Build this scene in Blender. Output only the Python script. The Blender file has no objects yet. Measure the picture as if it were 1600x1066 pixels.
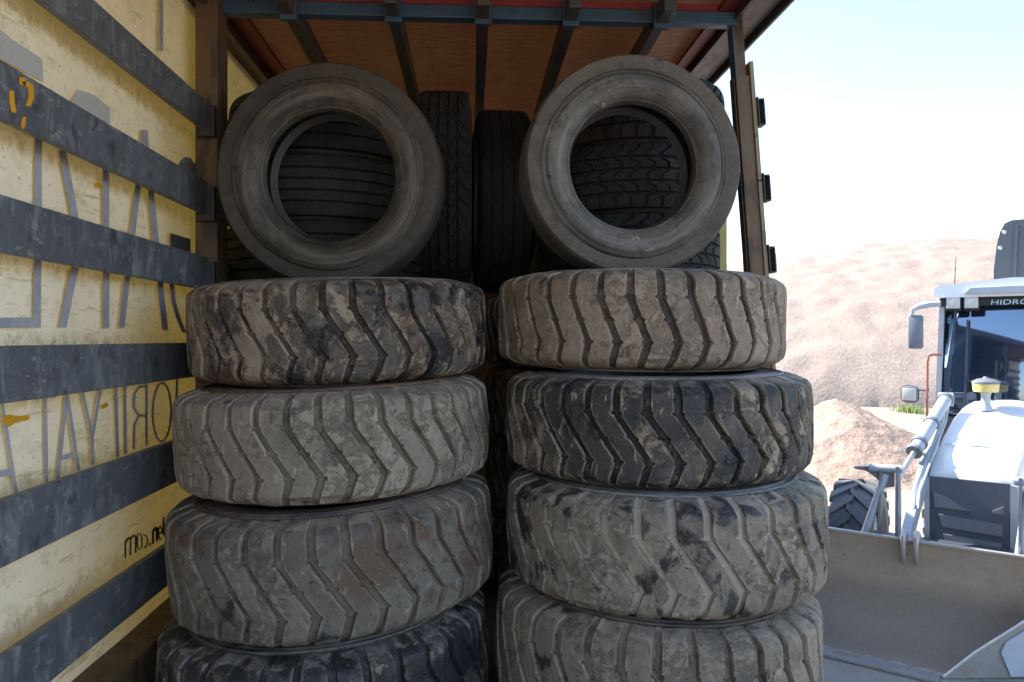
import bpy, bmesh, math, random
from mathutils import Vector, Matrix, noise
R_ = math.radians
scene = bpy.context.scene
COL = scene.collection
random.seed(7)
CAM_Z = 2.55
F_PX = 1155.0
YAW = R_(3.22)

# ------------------------------------------------------------------ helpers
def ray(px, py):
    """direction through a point of the 1600x1066 photograph"""
    dx = (px - 800) / F_PX; dz = (528 - py) / F_PX
    return Vector((dx * math.cos(YAW) + math.sin(YAW), math.cos(YAW) - dx * math.sin(YAW), dz))

def on_wall(px, py, X):
    r = ray(px, py); t = X / r.x
    return Vector((X, r.y * t, CAM_Z + r.z * t))

def link(o, parent=None):
    COL.objects.link(o)
    if parent: o.parent = parent
    return o

def tag(o, label=None, cat=None, group=None, kind=None):
    if label: o['label'] = label
    if cat: o['category'] = cat
    if group: o['group'] = group
    if kind: o['kind'] = kind
    return o

def empty(name, loc=(0, 0, 0), rot=(0, 0, 0)):
    o = bpy.data.objects.new(name, None)
    o.empty_display_size = .2
    o.location = loc; o.rotation_euler = rot
    return link(o)

def obj(name, bm, mat, parent=None, smooth=None):
    me = bpy.data.meshes.new(name)
    bmesh.ops.recalc_face_normals(bm, faces=bm.faces[:]) if smooth != 'keep' else None
    bm.to_mesh(me); bm.free()
    me.materials.append(mat)
    if smooth:
        for p in me.polygons: p.use_smooth = True
        me.set_sharp_from_angle(angle=R_(35))
    return link(bpy.data.objects.new(name, me), parent)

SPLIT = {'ghost_lettering', 'grille_surround', 'orange_paint_mark', 'collar', 'bolt', 'hydraulic_pipe', 'boom_pin',
         'cab_pillar', 'tilt_lever', 'chassis', 'chassis_rail', 'drop_side', 'rim', 'grille_slat', 'tan_edge_strip'}
_whole = obj
def obj(name, bm, mat, parent=None, smooth=None):
    """as above, but the loose pieces of these kinds become parts of their own"""
    if name not in SPLIT: return _whole(name, bm, mat, parent, smooth)
    bm.verts.ensure_lookup_table(); seen = set(); first = None
    for v in bm.verts:
        if v in seen: continue
        stack = [v]; isl = []; seen.add(v)
        while stack:
            q = stack.pop(); isl.append(q)
            for e in q.link_edges:
                o = e.other_vert(q)
                if o not in seen: seen.add(o); stack.append(o)
        nb = bmesh.new(); mp = {q: nb.verts.new(q.co) for q in isl}
        for f in {f for q in isl for f in q.link_faces}: nb.faces.new([mp[q] for q in f.verts])
        o = _whole(name, nb, mat, parent, smooth); first = first or o
    bm.free(); return first

def new(): return bmesh.new()

def box(bm, x0, x1, y0, y1, z0, z1, bev=0.0, M=None):
    vs = [bm.verts.new(v) for v in ((x0,y0,z0),(x1,y0,z0),(x1,y1,z0),(x0,y1,z0),(x0,y0,z1),(x1,y0,z1),(x1,y1,z1),(x0,y1,z1))]
    fs = [bm.faces.new([vs[i] for i in q]) for q in ((0,3,2,1),(4,5,6,7),(0,1,5,4),(1,2,6,5),(2,3,7,6),(3,0,4,7))]
    if M is not None: bmesh.ops.transform(bm, matrix=M, verts=vs)
    if bev > 0:
        es = list({e for f in fs for e in f.edges})
        bmesh.ops.bevel(bm, geom=es, offset=bev, segments=2, affect='EDGES', profile=.5)

def tube(bm, pts, r, seg=10, caps=True):
    pts = [Vector(p) for p in pts]
    rs = r if isinstance(r, (list, tuple)) else [r] * len(pts)
    rings = []
    up = None
    for i, p in enumerate(pts):
        d = (pts[min(i+1, len(pts)-1)] - pts[max(i-1, 0)]).normalized()
        if up is None:
            up = d.orthogonal().normalized()
        a = (up - d * up.dot(d)).normalized(); up = a
        b = d.cross(a)
        rings.append([bm.verts.new(p + (a * math.cos(2*math.pi*k/seg) + b * math.sin(2*math.pi*k/seg)) * rs[i]) for k in range(seg)])
    for i in range(len(rings)-1):
        for k in range(seg):
            bm.faces.new((rings[i][k], rings[i][(k+1)%seg], rings[i+1][(k+1)%seg], rings[i+1][k]))
    if caps:
        bm.faces.new(rings[0][::-1]); bm.faces.new(rings[-1])

def prism(bm, poly, vec):
    """closed plate: polygon (3d points) swept along vec"""
    vec = Vector(vec)
    a = [bm.verts.new(Vector(p)) for p in poly]
    b = [bm.verts.new(Vector(p) + vec) for p in poly]
    bm.faces.new(a); bm.faces.new(b[::-1])
    n = len(a)
    for i in range(n):
        bm.faces.new((a[i], b[i], b[(i+1)%n], a[(i+1)%n]))

def beam(bm, p, q, w, h, side=Vector((1,0,0)), w2=None, h2=None):
    """rectangular bar from p to q, w along side, h across"""
    p = Vector(p); q = Vector(q); d = (q-p).normalized()
    s = (side - d*side.dot(d)).normalized(); t = d.cross(s)
    w2 = w2 or w; h2 = h2 or h
    A = [bm.verts.new(p + s*i*w/2 + t*j*h/2) for i, j in ((-1,-1),(1,-1),(1,1),(-1,1))]
    B = [bm.verts.new(q + s*i*w2/2 + t*j*h2/2) for i, j in ((-1,-1),(1,-1),(1,1),(-1,1))]
    bm.faces.new(A[::-1]); bm.faces.new(B)
    for i in range(4):
        bm.faces.new((A[i], A[(i+1)%4], B[(i+1)%4], B[i]))

def lathe(bm, prof, seg=64, axis='Z', c=(0,0,0), wobble=None):
    """revolve list of (axial, radius)"""
    c = Vector(c); rings = []
    for (x, r) in prof:
        ring = []
        for k in range(seg):
            a = 2*math.pi*k/seg
            rr = r + (wobble(a, x, r) if wobble else 0)
            if axis == 'Z': v = Vector((rr*math.cos(a), rr*math.sin(a), x))
            elif axis == 'X': v = Vector((x, rr*math.cos(a), rr*math.sin(a)))
            else: v = Vector((rr*math.cos(a), x, rr*math.sin(a)))
            ring.append(bm.verts.new(c+v))
        rings.append(ring)
    for i in range(len(rings)-1):
        for k in range(seg):
            bm.faces.new((rings[i][k], rings[i][(k+1)%seg], rings[i+1][(k+1)%seg], rings[i+1][k]))
    return rings

# ------------------------------------------------------------------ materials
class NT:
    def __init__(s, name):
        s.m = bpy.data.materials.new(name); s.m.use_nodes = True
        s.t = s.m.node_tree; s.n = s.t.nodes; s.n.clear()
        s.out = s.n.new('ShaderNodeOutputMaterial')
        s.co = s.n.new('ShaderNodeTexCoord').outputs['Object']
    def set(s, sock, v):
        if hasattr(v, 'links') or isinstance(v, bpy.types.NodeSocket): s.t.links.new(v, sock)
        elif isinstance(v, (tuple, list)):
            sock.default_value = (*v, 1) if (len(v) == 3 and sock.type == 'RGBA') else v
        else: sock.default_value = v
    def mapping(s, scale=(1,1,1), loc=(0,0,0), rot=(0,0,0), co=None):
        m = s.n.new('ShaderNodeMapping'); s.set(m.inputs['Vector'], co or s.co)
        m.inputs['Scale'].default_value = scale; m.inputs['Location'].default_value = loc; m.inputs['Rotation'].default_value = rot
        return m.outputs[0]
    def noise(s, scale, detail=5, rough=.6, co=None, dist=0):
        n = s.n.new('ShaderNodeTexNoise'); s.set(n.inputs['Vector'], co or s.co)
        n.inputs['Scale'].default_value = scale; n.inputs['Detail'].default_value = detail
        n.inputs['Roughness'].default_value = rough; n.inputs['Distortion'].default_value = dist
        return n.outputs[0]
    def voronoi(s, scale, co=None, out=0, feature='F1'):
        n = s.n.new('ShaderNodeTexVoronoi'); n.feature = feature; s.set(n.inputs['Vector'], co or s.co)
        n.inputs['Scale'].default_value = scale
        return n.outputs[out]
    def ramp(s, f, a, b, va=0.0, vb=1.0):
        n = s.n.new('ShaderNodeMapRange'); s.set(n.inputs[0], f)
        n.inputs[1].default_value = a; n.inputs[2].default_value = b; n.inputs[3].default_value = va; n.inputs[4].default_value = vb
        return n.outputs[0]
    def math(s, op, a, b=0.0):
        n = s.n.new('ShaderNodeMath'); n.operation = op; s.set(n.inputs[0], a); s.set(n.inputs[1], b); return n.outputs[0]
    def mix(s, f, a, b):
        n = s.n.new('ShaderNodeMix'); n.data_type = 'RGBA'
        s.set(n.inputs[0], f); s.set(n.inputs[6], a); s.set(n.inputs[7], b); return n.outputs[2]
    def attr(s, name):
        n = s.n.new('ShaderNodeAttribute'); n.attribute_name = name; return n.outputs['Fac']
    def bump(s, h, strength=.3, dist=.01, normal=None):
        n = s.n.new('ShaderNodeBump'); s.set(n.inputs['Height'], h); n.inputs['Strength'].default_value = strength
        n.inputs['Distance'].default_value = dist
        if normal is not None: s.set(n.inputs['Normal'], normal)
        return n.outputs[0]
    def bsdf(s, col, rough=.6, metal=0.0, normal=None, spec=.5, coat=0.0):
        b = s.n.new('ShaderNodeBsdfPrincipled'); s.set(b.inputs['Base Color'], col); s.set(b.inputs['Roughness'], rough)
        s.set(b.inputs['Metallic'], metal); s.set(b.inputs['Specular IOR Level'], spec); b.inputs['Coat Weight'].default_value = coat
        if normal is not None: s.set(b.inputs['Normal'], normal)
        return b.outputs[0]
    def done(s, sh):
        s.t.links.new(sh, s.out.inputs['Surface']); return s.m

def tyre_tread_mat(name, seed, dust=(.2,.165,.125), dust_amt=.5, mud=(.34,.25,.16), mud_amt=.3, wet_amt=.2, rust_amt=.0, groove_col=(.11,.085,.06), groove_mix=.6, rubber=(.030,.030,.032), chips=.75):
    t = NT(name); L = (seed*3.7, seed*1.3, seed*2.1)
    dust = (dust[0]*1.43, dust[1]*1.35, dust[2]*1.29); mud = (mud[0]*1.12, mud[1]*1.11, mud[2]*1.12)
    co = t.mapping(loc=L)
    big = t.noise(2.6, 4, .6, co); mid = t.noise(9, 6, .65, co, .6); fine = t.noise(60, 4, .7, co); spk = t.noise(180, 2, .6, co)
    d = t.math('ADD', t.math('MULTIPLY', big, .6), t.math('MULTIPLY', mid, .4))
    dm = t.ramp(d, .56 - dust_amt*.28, .66 - dust_amt*.2)
    col = t.mix(t.math('MULTIPLY', dm, t.ramp(fine, .25, .7, .45, 1)), rubber, dust)
    col = t.mix(t.ramp(t.noise(26, 5, .7, co), .45, .75, 0, .45), col, tuple(c*.62 for c in dust))
    blk = t.math('MULTIPLY', t.math('SUBTRACT', t.attr('block'), .5), .10)
    m1 = t.noise(6.5, 7, .68, t.mapping(loc=(L[0]+5, L[1], L[2])), .8)
    mm = t.ramp(t.math('ADD', t.math('MULTIPLY', m1, .72), t.math('SUBTRACT', t.math('MULTIPLY', t.noise(24, 6, .75, co, .5), .28), blk)), .61 - mud_amt*.19, .665 - mud_amt*.19)
    col = t.mix(t.math('MULTIPLY', mm, .88), col, t.mix(t.ramp(mid, .35, .65), mud, tuple(c*.62 for c in mud)))
    w1 = t.noise(7.5, 6, .62, t.mapping(loc=(L[0]+11, L[1]+3, L[2])), .5)
    wm = t.ramp(t.math('ADD', t.math('MULTIPLY', w1, .8), t.math('ADD', t.math('MULTIPLY', t.noise(30, 5, .7, co), .2), blk)), .645 - wet_amt*.22, .70 - wet_amt*.22)
    if rust_amt > 0:
        r1 = t.noise(4.2, 6, .65, t.mapping(loc=(L[0]+21, L[1]+8, L[2])), .4)
        col = t.mix(t.ramp(r1, .68 - rust_amt*.25, .74 - rust_amt*.25, 0, .8), col, (.13, .055, .028))
    # each block weathered a little differently; edges rubbed dusty; crumbs and cuts
    bk = t.math('ADD', t.math('MULTIPLY', t.attr('block'), .6), t.math('MULTIPLY', t.noise(7, 3, .6, t.mapping(loc=(L[0]+31, L[1], L[2]))), .6))
    col = t.mix(t.ramp(bk, .35, .8, .0, .5), col, tuple(c*.45 for c in dust))
    col = t.mix(t.ramp(t.noise(19, 7, .75, t.mapping(loc=(L[0]+17, L[1], L[2])), .2), .55, .66, 0, .6), col, (.028, .026, .026))
    col = t.mix(t.ramp(t.noise(34, 6, .75, t.mapping(loc=(L[0]+57, L[1], L[2]), scale=(1, 1, .45)), .6), .58, .65, 0, chips), col, tuple(min(1, c*1.2) for c in mud))
    e3 = t.math('POWER', t.attr('edge'), 6.0)
    col = t.mix(t.math('MULTIPLY', e3, t.ramp(mid, .40, .62, .1, .8)), col, tuple(c*1.2 for c in mud))
    col = t.mix(t.math('MULTIPLY', wm, .84), col, (.014, .015, .019))
    g = t.attr('groove')
    col = t.mix(t.math('MULTIPLY', g, t.ramp(mid, .3, .6, groove_mix*.75, min(1, groove_mix*1.1))), col, groove_col)
    col = t.mix(t.ramp(spk, .68, .74, 0, .7), col, (.36, .32, .26))
    h = t.math('ADD', t.math('MULTIPLY', mm, .5), t.math('ADD', t.math('MULTIPLY', fine, .4), t.math('MULTIPLY', mid, .6)))
    rough = t.ramp(wm, 0, 1, .78, .38)
    return t.done(t.bsdf(col, rough, 0, t.bump(h, .85, .014), .35))

def sidewall_mat(name, seed, rubber=(.045,.042,.040), dust=(.15,.13,.11), amt=.5, patch=(.30,.22,.15), patch_amt=.0):
    t = NT(name); L = (seed*2.9, seed*5.1, seed*1.7)
    co = t.mapping(loc=L)
    big = t.noise(3.2, 5, .62, co, .4); mid = t.noise(14, 6, .7, co, .3); fine = t.noise(90, 3, .7, co)
    col = t.mix(t.ramp(big, .62 - amt*.35, .78 - amt*.3, 0, .85), rubber, dust)
    col = t.mix(t.ramp(mid, .47, .70, 0, .6), col, tuple(c*1.5 for c in dust))
    col = t.mix(t.ramp(t.noise(22, 7, .75, t.mapping(loc=(L[0]+9, L[1], L[2])), 1.2), .53, .62, 0, .7), col, tuple(c*.55 for c in rubber))
    col = t.mix(t.ramp(t.noise(7, 5, .7, t.mapping(loc=(L[0]+4, L[1], L[2])), .5), .56, .68, 0, .7), col, tuple(c*.5 for c in rubber))
    if patch_amt:
        col = t.mix(t.ramp(t.noise(5, 7, .7, t.mapping(loc=(L[0]+14, L[1], L[2])), .7), .70 - patch_amt*.2, .72 - patch_amt*.2, 0, .85), col, patch)
    # concentric scuffs and rubbed bands on the flank
    sx = t.n.new('ShaderNodeSeparateXYZ'); t.set(sx.inputs[0], t.co)
    rad = t.math('SQRT', t.math('ADD', t.math('MULTIPLY', sx.outputs[0], sx.outputs[0]), t.math('MULTIPLY', sx.outputs[1], sx.outputs[1])))
    cb = t.n.new('ShaderNodeCombineXYZ'); t.set(cb.inputs[0], t.math('MULTIPLY', rad, 34.0)); t.set(cb.inputs[1], t.math('MULTIPLY', sx.outputs[0], 2.2)); t.set(cb.inputs[2], t.math('MULTIPLY', sx.outputs[1], 2.2))
    ringn = t.noise(1.0, 5, .7, t.mapping(loc=L, co=cb.outputs[0]), .2)
    col = t.mix(t.ramp(ringn, .50, .66, 0, .75), col, tuple(c*1.45 for c in dust))
    col = t.mix(t.ramp(t.noise(.8, 5, .7, t.mapping(loc=(L[0]+6, L[1], L[2]), co=cb.outputs[0]), .3), .52, .66, 0, .8), col, tuple(c*.55 for c in rubber))
    col = t.mix(t.ramp(fine, .6, .75, 0, .35), col, tuple(c*1.7 for c in dust))
    return t.done(t.bsdf(col, t.ramp(mid, .3, .7, .5, .75), 0, t.bump(t.math('ADD', t.math('ADD', mid, t.math('MULTIPLY', fine, .5)), ringn), .45, .006), .4))

def liner_mat():
    t = NT('inner_liner_rubber'); n = t.noise(12, 5, .6)
    return t.done(t.bsdf(t.mix(n, (.018,.018,.018), (.05,.046,.042)), .6, 0, t.bump(n, .2)))
LINER = liner_mat()

def paint_mat(name, col, col2=None, rough=.5, metal=0, scale=6, amt=.5, rust=None, rust_amt=.4, bump=.1, spec=.5, stretch=(1,1,1)):
    t = NT(name); co = t.mapping(scale=stretch)
    n = t.noise(scale, 6, .65, co, .3); n2 = t.noise(scale*6, 4, .7, co)
    c = t.mix(t.ramp(n, .35, .68, 0, amt), col, col2 or tuple(x*.6 for x in col))
    c = t.mix(t.ramp(n2, .55, .8, 0, amt*.6), c, tuple(x*.5 for x in col))
    if rust: c = t.mix(t.ramp(t.noise(scale*1.7, 7, .7, t.mapping(scale=stretch, loc=(3,9,2))), .62-rust_amt*.2, .70-rust_amt*.2, 0, .9), c, rust)
    return t.done(t.bsdf(c, t.ramp(n2, .3, .7, max(rough-.1,.02), rough+.12), metal, t.bump(n2, bump, .004), spec))

# ------------------------------------------------------------------ tyres
def lug_tread(R, W, N=37, shift=1.0, depth=.023, seed=0, gw=.2, lower_back=.12, wear=.003):
    """worn earthmover tread: transverse grooves that drop, run diagonally, then drop again"""
    rnd = random.Random(seed)
    us = [0, .018, .2, .38, .56, .725, .745, .752, .762, .86, .965, .983, .993]
    dp = [.3, 0, 0, 0, 0, 0, .3, .72, 1, 1, 1, 1, .72]
    hw = W/2
    sp = []   # (axial, radius, groove fraction)
    def prof(x):
        a = abs(x)/hw
        r = R - .006*a*a - .03*max(0, a-.55)**2
        if a > .82: r -= .024*((a-.82)/.18)**2.0
        return r
    tt = sorted(set([round(i/34, 4) for i in range(35)] + [b+d for b in (.26, .5, .74) for d in (-.02, -.013, .013, .02)]))
    rows = []
    for t in tt:
        x = hw*(1-2*t)
        rows.append((x, prof(x), t, 1.0))
    end = prof(hw)
    for k, (dx, dr, gf) in enumerate(((.004, .014, .95), (.010, .034, .6), (.0145, .058, .0))):
        rows.insert(0, (hw+dx, end-dr, 0, gf)); rows.append((-hw-dx, end-dr, 1, gf))
    def off(t):
        if t < .26: return 0.03*t
        if t < .74: 
            s = (t-.26)/.48
            return shift*s
        return shift - lower_back*(t-.74)/.26
    jit = [[rnd.uniform(-1, 1) for _ in range(6)] for _ in range(N)]
    bm = bmesh.new(); gl = bm.verts.layers.float.new('groove'); bl = bm.verts.layers.float.new('block'); el = bm.verts.layers.float.new('edge')
    rings = []
    for (x, r, t, gf) in rows:
        ring = []
        notch = any(abs(t-b) < .0135 for b in (.26, .5, .74))
        for n in range(N):
            for k, u in enumerate(us):
                uu = u
                if notch:
                    if k in (5, 6): uu = u-.075
                    if k == 7: uu = u-.068
                    if k in (0, 1): uu = u+.06
                if k in (0, 1): uu += .015*jit[n][0] + .022*noise.noise((n*3.1, t*9, seed))
                if k in (5, 6): uu += .015*jit[n][1] + .022*noise.noise((n*5.7+40, t*9, seed))
                # wider mouth of the groove on the shoulder
                if 6 <= k <= 12 and (t < .12 or t > .88): pass
                a = 2*math.pi*(n + uu + off(t))/N
                blk = wear*(jit[n][2]*.5 + noise.noise((n*1.7, t*3.3, seed+5)))
                lump = .0028*noise.noise((math.cos(a)*6+seed, math.sin(a)*6, x*14))
                fill = depth*(1 + .3*noise.noise((n*.9, t*4, seed+9)))
                rr = r - dp[k]*fill*gf + (blk if dp[k] < .5 else 0) + lump
                xx = x
                if t < .08 or t > .92:
                    xx += .005*noise.noise((n*2.3+k*.35, seed, t*30)); rr += .004*noise.noise((n*1.9+k*.3, seed+3, t*9))
                    if jit[n][4] > .72 and dp[k] < .5 and (t in (0, 1)) == (jit[n][5] > 0): rr -= .008
                v = bm.verts.new((rr*math.cos(a), rr*math.sin(a), xx)); v[gl] = max(0, dp[k]-.1)*gf if dp[k] > .3 else 0; v[bl] = .5+.5*jit[n][3] if k < 9 else .5+.5*jit[(n+1)%N][3]; v[el] = 1.0 if k in (0, 1, 5, 6) or t in (0, 1) else 0.0
                ring.append(v)
        rings.append(ring)
    M = len(rings[0])
    for i in range(len(rings)-1):
        for k in range(M):
            bm.faces.new((rings[i][k], rings[i+1][k], rings[i+1][(k+1)%M], rings[i][(k+1)%M]))
    return bm, (rows[0][0], rows[0][1])

def road_tread(R, W, N=44, kind='rib', depth=.010, seed=0, sh=.011):
    """lorry tread: circumferential grooves, with cross cuts when kind is block"""
    hw = W/2
    cuts = (-.56, -.19, .19, .56)
    xs = [-1, -.985, -.94, -.86]
    for c in cuts: xs += [c-.045, c-.035, c-.02, c+.02, c+.035, c+.045]
    for a, b in zip((-.8,)+cuts, cuts+(.8,)): xs.append((a+b)/2)
    xs += [.86, .94, .985, 1]
    xs = sorted(set(xs))
    us = [0, .04, .3, .55, .78, .82, .86, .96]
    du = [.5, 0, 0, 0, 0, .5, 1, 1] if kind == 'block' else [0]*8
    bm = bmesh.new(); gl = bm.verts.layers.float.new('groove')
    rings = []
    rows = []
    for a in xs:
        r = R - .004*a*a - (sh*((abs(a)-.7)/.3)**2.5 if abs(a) > .7 else 0)
        g = 0
        for c in cuts:
            d = abs(a-c)
            if d < .022: g = 1
            elif d < .04: g = .6
        rows.append((a*hw, r, g, a))
    e = rows[0][1]
    rows = [(-hw+.002, e-.05, -1, -1), (-hw-.001, e-.02, -1, -1)] + rows + [(hw+.001, e-.02, -1, 1), (hw-.002, e-.05, -1, 1)]
    for (x, r, g, a0) in rows:
        ring = []
        seg = int((a0+1)*2.7)
        for n in range(N):
            for k, u in enumerate(us):
                sh = (.5*(seg % 2) if kind == 'block' else 0) + .08*math.sin(n*2.399+seg)
                a = 2*math.pi*(n+u+sh)/N if kind == 'block' else 2*math.pi*(n+u)/N
                dd = 0 if g < 0 else max(g, du[k]*.8)
                zz = x + (.004*math.sin(6.28*2*(n+u)) if g > 0 else 0)
                rr = r - depth*dd + .0015*noise.noise((math.cos(a)*4+seed, math.sin(a)*4, x*9))
                v = bm.verts.new((rr*math.cos(a), rr*math.sin(a), zz)); v[gl] = max(0, dd)
                ring.append(v)
        rings.append(ring)
    M = len(rings[0])
    for i in range(len(rings)-1):
        for k in range(M):
            bm.faces.new((rings[i][k], rings[i][(k+1)%M], rings[i+1][(k+1)%M], rings[i+1][k]))
    return bm, (rows[-1][0], rows[-1][1])

def sidewall(edge, R, W, rb, seg=144, seed=0, rings=True, slope=False):
    """both flanks, shoulder to bead, as one mesh"""
    bm = bmesh.new()
    hw = W/2; x0, r0 = edge
    span = r0-rb
    base = [(0, x0), (.04, x0+.006), (.12, hw+.006), (.25, hw+.012), (.40, hw+.014), (.55, hw+.010), (.70, hw+.000), (.82, hw-.012), (.92, hw-.026), (.97, hw-.030), (1.0, hw-.040), (1.02, hw-.06)]
    if slope: base = [(0, x0), (.03, x0+.0015), (.08, x0+.003), (.15, hw+.001), (.24, hw+.003), (.36, hw+.004), (.50, hw+.004), (.65, hw-.002), (.80, hw-.014), (.92, hw-.028), (.97, hw-.032), (1.0, hw-.044), (1.02, hw-.07)]
    prof = []
    for s, x in base: prof.append((x, r0-s*span))
    if rings:
        extra = []
        def xa(s):
            for (a, xa_), (b, xb) in zip(base, base[1:]):
                if a <= s <= b: return xa_+(xb-xa_)*(s-a)/(b-a)
        for s, hh in ((.05, .003), (.085, .0025), (.15, .002), (.185, .003), (.215, .002), (.90, .0025)):
            for ds, h in ((-.007, 0), (-.004, hh), (.004, hh), (.007, 0)):
                extra.append((xa(s+ds)+h, r0-(s+ds)*span))
        prof = sorted(set(prof+extra), key=lambda p: -p[1])
    wob = lambda a, x, r: .0035*noise.noise((math.cos(a)*2.2+seed, math.sin(a)*2.2, seed*1.3))
    for sgn in (1, -1):
        lathe(bm, [(sgn*x, r) for x, r in prof], seg, wobble=wob)
    return bm

def liner(R, W, rb, seg=72):
    bm = bmesh.new(); hw = W/2
    lathe(bm, [(hw-.06, rb-.006), (hw-.075, rb+.02), (hw-.045, rb+.06), (hw-.022, (R+rb)/2), (hw-.04, R-.07), (hw*.5, R-.05), (-hw*.5, R-.05), (-hw+.04, R-.07), (-hw+.022, (R+rb)/2), (-hw+.045, rb+.06), (-hw+.075, rb+.02), (-hw+.06, rb-.006)], seg)
    return bm

def tyre(name, label, group, loc, rot, R, W, tread, rb, tm, sm, seed, rings=True, cat='tyre', slope=False):
    root = empty(name, loc, rot); tag(root, label, cat, group)
    bm, edge = tread
    obj('tread', bm, tm, root, True)
    obj('sidewall', sidewall(edge, R, W, rb, seed=seed, rings=rings, slope=slope), sm, root, True)
    obj('inner_liner', liner(R, W, rb), LINER, root, True)
    return root

def copy_tree(o, loc, rot):
    c = o.copy(); COL.objects.link(c); c.location = loc; c.rotation_euler = rot
    for ch in list(o.children):
        k = ch.copy(); COL.objects.link(k); k.parent = c
        for g in list(ch.children):
            q = g.copy(); COL.objects.link(q); q.parent = k
    return c

G1 = 'big lug tyres stacked flat in two front columns'
sw = [sidewall_mat('lug_flank_%s' % n, i+2, amt=a, dust=d) for i, (n, a, d) in enumerate((('dusty', .8, (.19,.16,.135)), ('brown', .7, (.17,.115,.085)), ('grey', .9, (.24,.22,.20)), ('rusty', .9, (.20,.095,.055))))]
# label, X, Y, z of top, z of bottom, R, roll about Y (right side up +), pitch, spin, shift, pitch count, material
BIG = [
 ('topmost big lug tyre of the left stack, tan mud flakes over black patches', -.500, 2.925, 2.765, 2.400, .56, 1.6, 1.5, 12, 1.0, 37,
  dict(dust=(.15,.125,.10), dust_amt=.45, mud=(.36,.27,.185), mud_amt=.78, wet_amt=.48, rust_amt=.5, groove_col=(.05,.042,.036), groove_mix=.6), 0),
 ('evenly dusty beige big lug tyre, second from the top of the left stack', -.492, 2.785, 2.398, 2.035, .56, 2.2, 1.0, 3, 1.05, 37,
  dict(dust=(.27,.228,.178), dust_amt=1.1, mud=(.33,.27,.20), mud_amt=.42, wet_amt=.16, groove_col=(.17,.14,.10), groove_mix=.65), 3),
 ('red brown stained big lug tyre, third from the top of the left stack', -.480, 2.700, 2.030, 1.645, .56, 3.4, 1.0, 7, 1.05, 35,
  dict(dust=(.175,.155,.128), dust_amt=.85, mud=(.28,.22,.16), mud_amt=.25, wet_amt=.12, rust_amt=.5, groove_col=(.19,.15,.105), groove_mix=.55), 1),
 ('darkest big lug tyre, lowest in view of the left stack', -.495, 2.665, 1.630, 1.255, .56, 2.6, 0, 5, .95, 35,
  dict(dust=(.15,.13,.115), dust_amt=.3, mud=(.27,.22,.17), mud_amt=.3, wet_amt=.75, groove_col=(.045,.04,.038), groove_mix=.5), 0),
 ('topmost big lug tyre of the right stack, tan with dark shallow zigzag grooves', .668, 2.925, 2.795, 2.440, .56, -.3, 1.0, 9, .62, 35,
  dict(dust=(.27,.215,.155), dust_amt=.95, mud=(.38,.29,.20), mud_amt=.5, wet_amt=.2, groove_col=(.045,.042,.042), groove_mix=.8), 2),
 ('black big lug tyre with tan mud patches, second from the top of the right stack', .692, 2.760, 2.432, 2.075, .56, .4, 1.0, 2, 1.1, 37,
  dict(dust=(.135,.115,.098), dust_amt=.28, mud=(.35,.275,.19), mud_amt=.42, wet_amt=.46, groove_col=(.022,.022,.026), groove_mix=.6), 2),
 ('big lug tyre with mud filled grooves, third from the top of the right stack', .698, 2.672, 2.078, 1.700, .565, .8, .5, 6, 1.05, 34,
  dict(dust=(.26,.22,.172), dust_amt=.9, mud=(.34,.285,.21), mud_amt=.5, wet_amt=.55, groove_col=(.50,.43,.34), groove_mix=1.0), 2),
 ('dusty brown big lug tyre, lowest in view of the right stack', .655, 2.625, 1.700, 1.300, .565, -1.6, .5, 4, .9, 34,
  dict(dust=(.25,.205,.155), dust_amt=.85, mud=(.30,.24,.18), mud_amt=.3, wet_amt=.3, groove_col=(.21,.175,.13), groove_mix=.6), 1),
]
for i, (lab, X, Y, zt, zb, R, roll, pit, spin, shift, N, kw, si) in enumerate(BIG):
    W = (zt-zb)-.010
    tm = tyre_tread_mat('lug_tread_dirt', i*1.37+.4, **kw)
    tyre('loader_tyre', lab, G1, (X, Y, (zt+zb)/2), (R_(pit), R_(-roll), R_(spin)), R, W,
         lug_tread(R, W-.034, N, shift, seed=i*3+1, lower_back=.25 if shift < .8 else .3, gw=.2), R*.5, tm, sw[si], i+1, slope=True)
# hidden second row behind the front stacks (carries the lorry tyres), seen only through gaps
tm = tyre_tread_mat('lug_tread_dirt', 19, dust_amt=.5, wet_amt=.4)
back0 = None
for X in (-.585, .640):
    for k in range(4):
        loc = (X, 4.085, 1.25+.19+.383*k); rot = (0, 0, R_(37*k+X*40))
        if back0 is None:
            back0 = tyre('loader_tyre', 'dark big lug tyre lying in the shaded second row behind the front stacks', 'big lug tyres of the shaded second row', loc, rot, .56, .355, lug_tread(.56, .355, 37, 1.0, seed=50), .28, tm, sw[0], 60)
        else: copy_tree(back0, loc, rot)

# lorry tyres
sm_stand1 = sidewall_mat('worn_flank', 31, rubber=(.046,.038,.030), dust=(.112,.09,.068), amt=.65)
sm_stand2 = sidewall_mat('worn_flank', 47, rubber=(.075,.067,.060), dust=(.155,.135,.113), amt=.7, patch=(.34,.25,.17), patch_amt=.35)
shaded_road_mat = tyre_tread_mat('lorry_tread_dirt', 70, chips=.05, dust=(.036,.032,.028), dust_amt=.4, mud_amt=-.6, wet_amt=.3, groove_col=(.015,.014,.014), groove_mix=.85, rubber=(.022,.021,.020))  # dust tone darkened too, painting in the interior shade on the rear tyres
stand_mat1 = tyre_tread_mat('upright_tread_dirt', 71, dust=(.060,.048,.037), dust_amt=.6, mud_amt=-.6, wet_amt=.4, groove_col=(.03,.028,.026), rubber=(.045,.038,.031), chips=.0)
stand_mat2 = tyre_tread_mat('upright_tread_dirt', 72, dust=(.11,.095,.079), dust_amt=.7, mud_amt=-.5, wet_amt=.4, groove_col=(.03,.028,.026), rubber=(.06,.052,.044), chips=.0)
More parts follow.
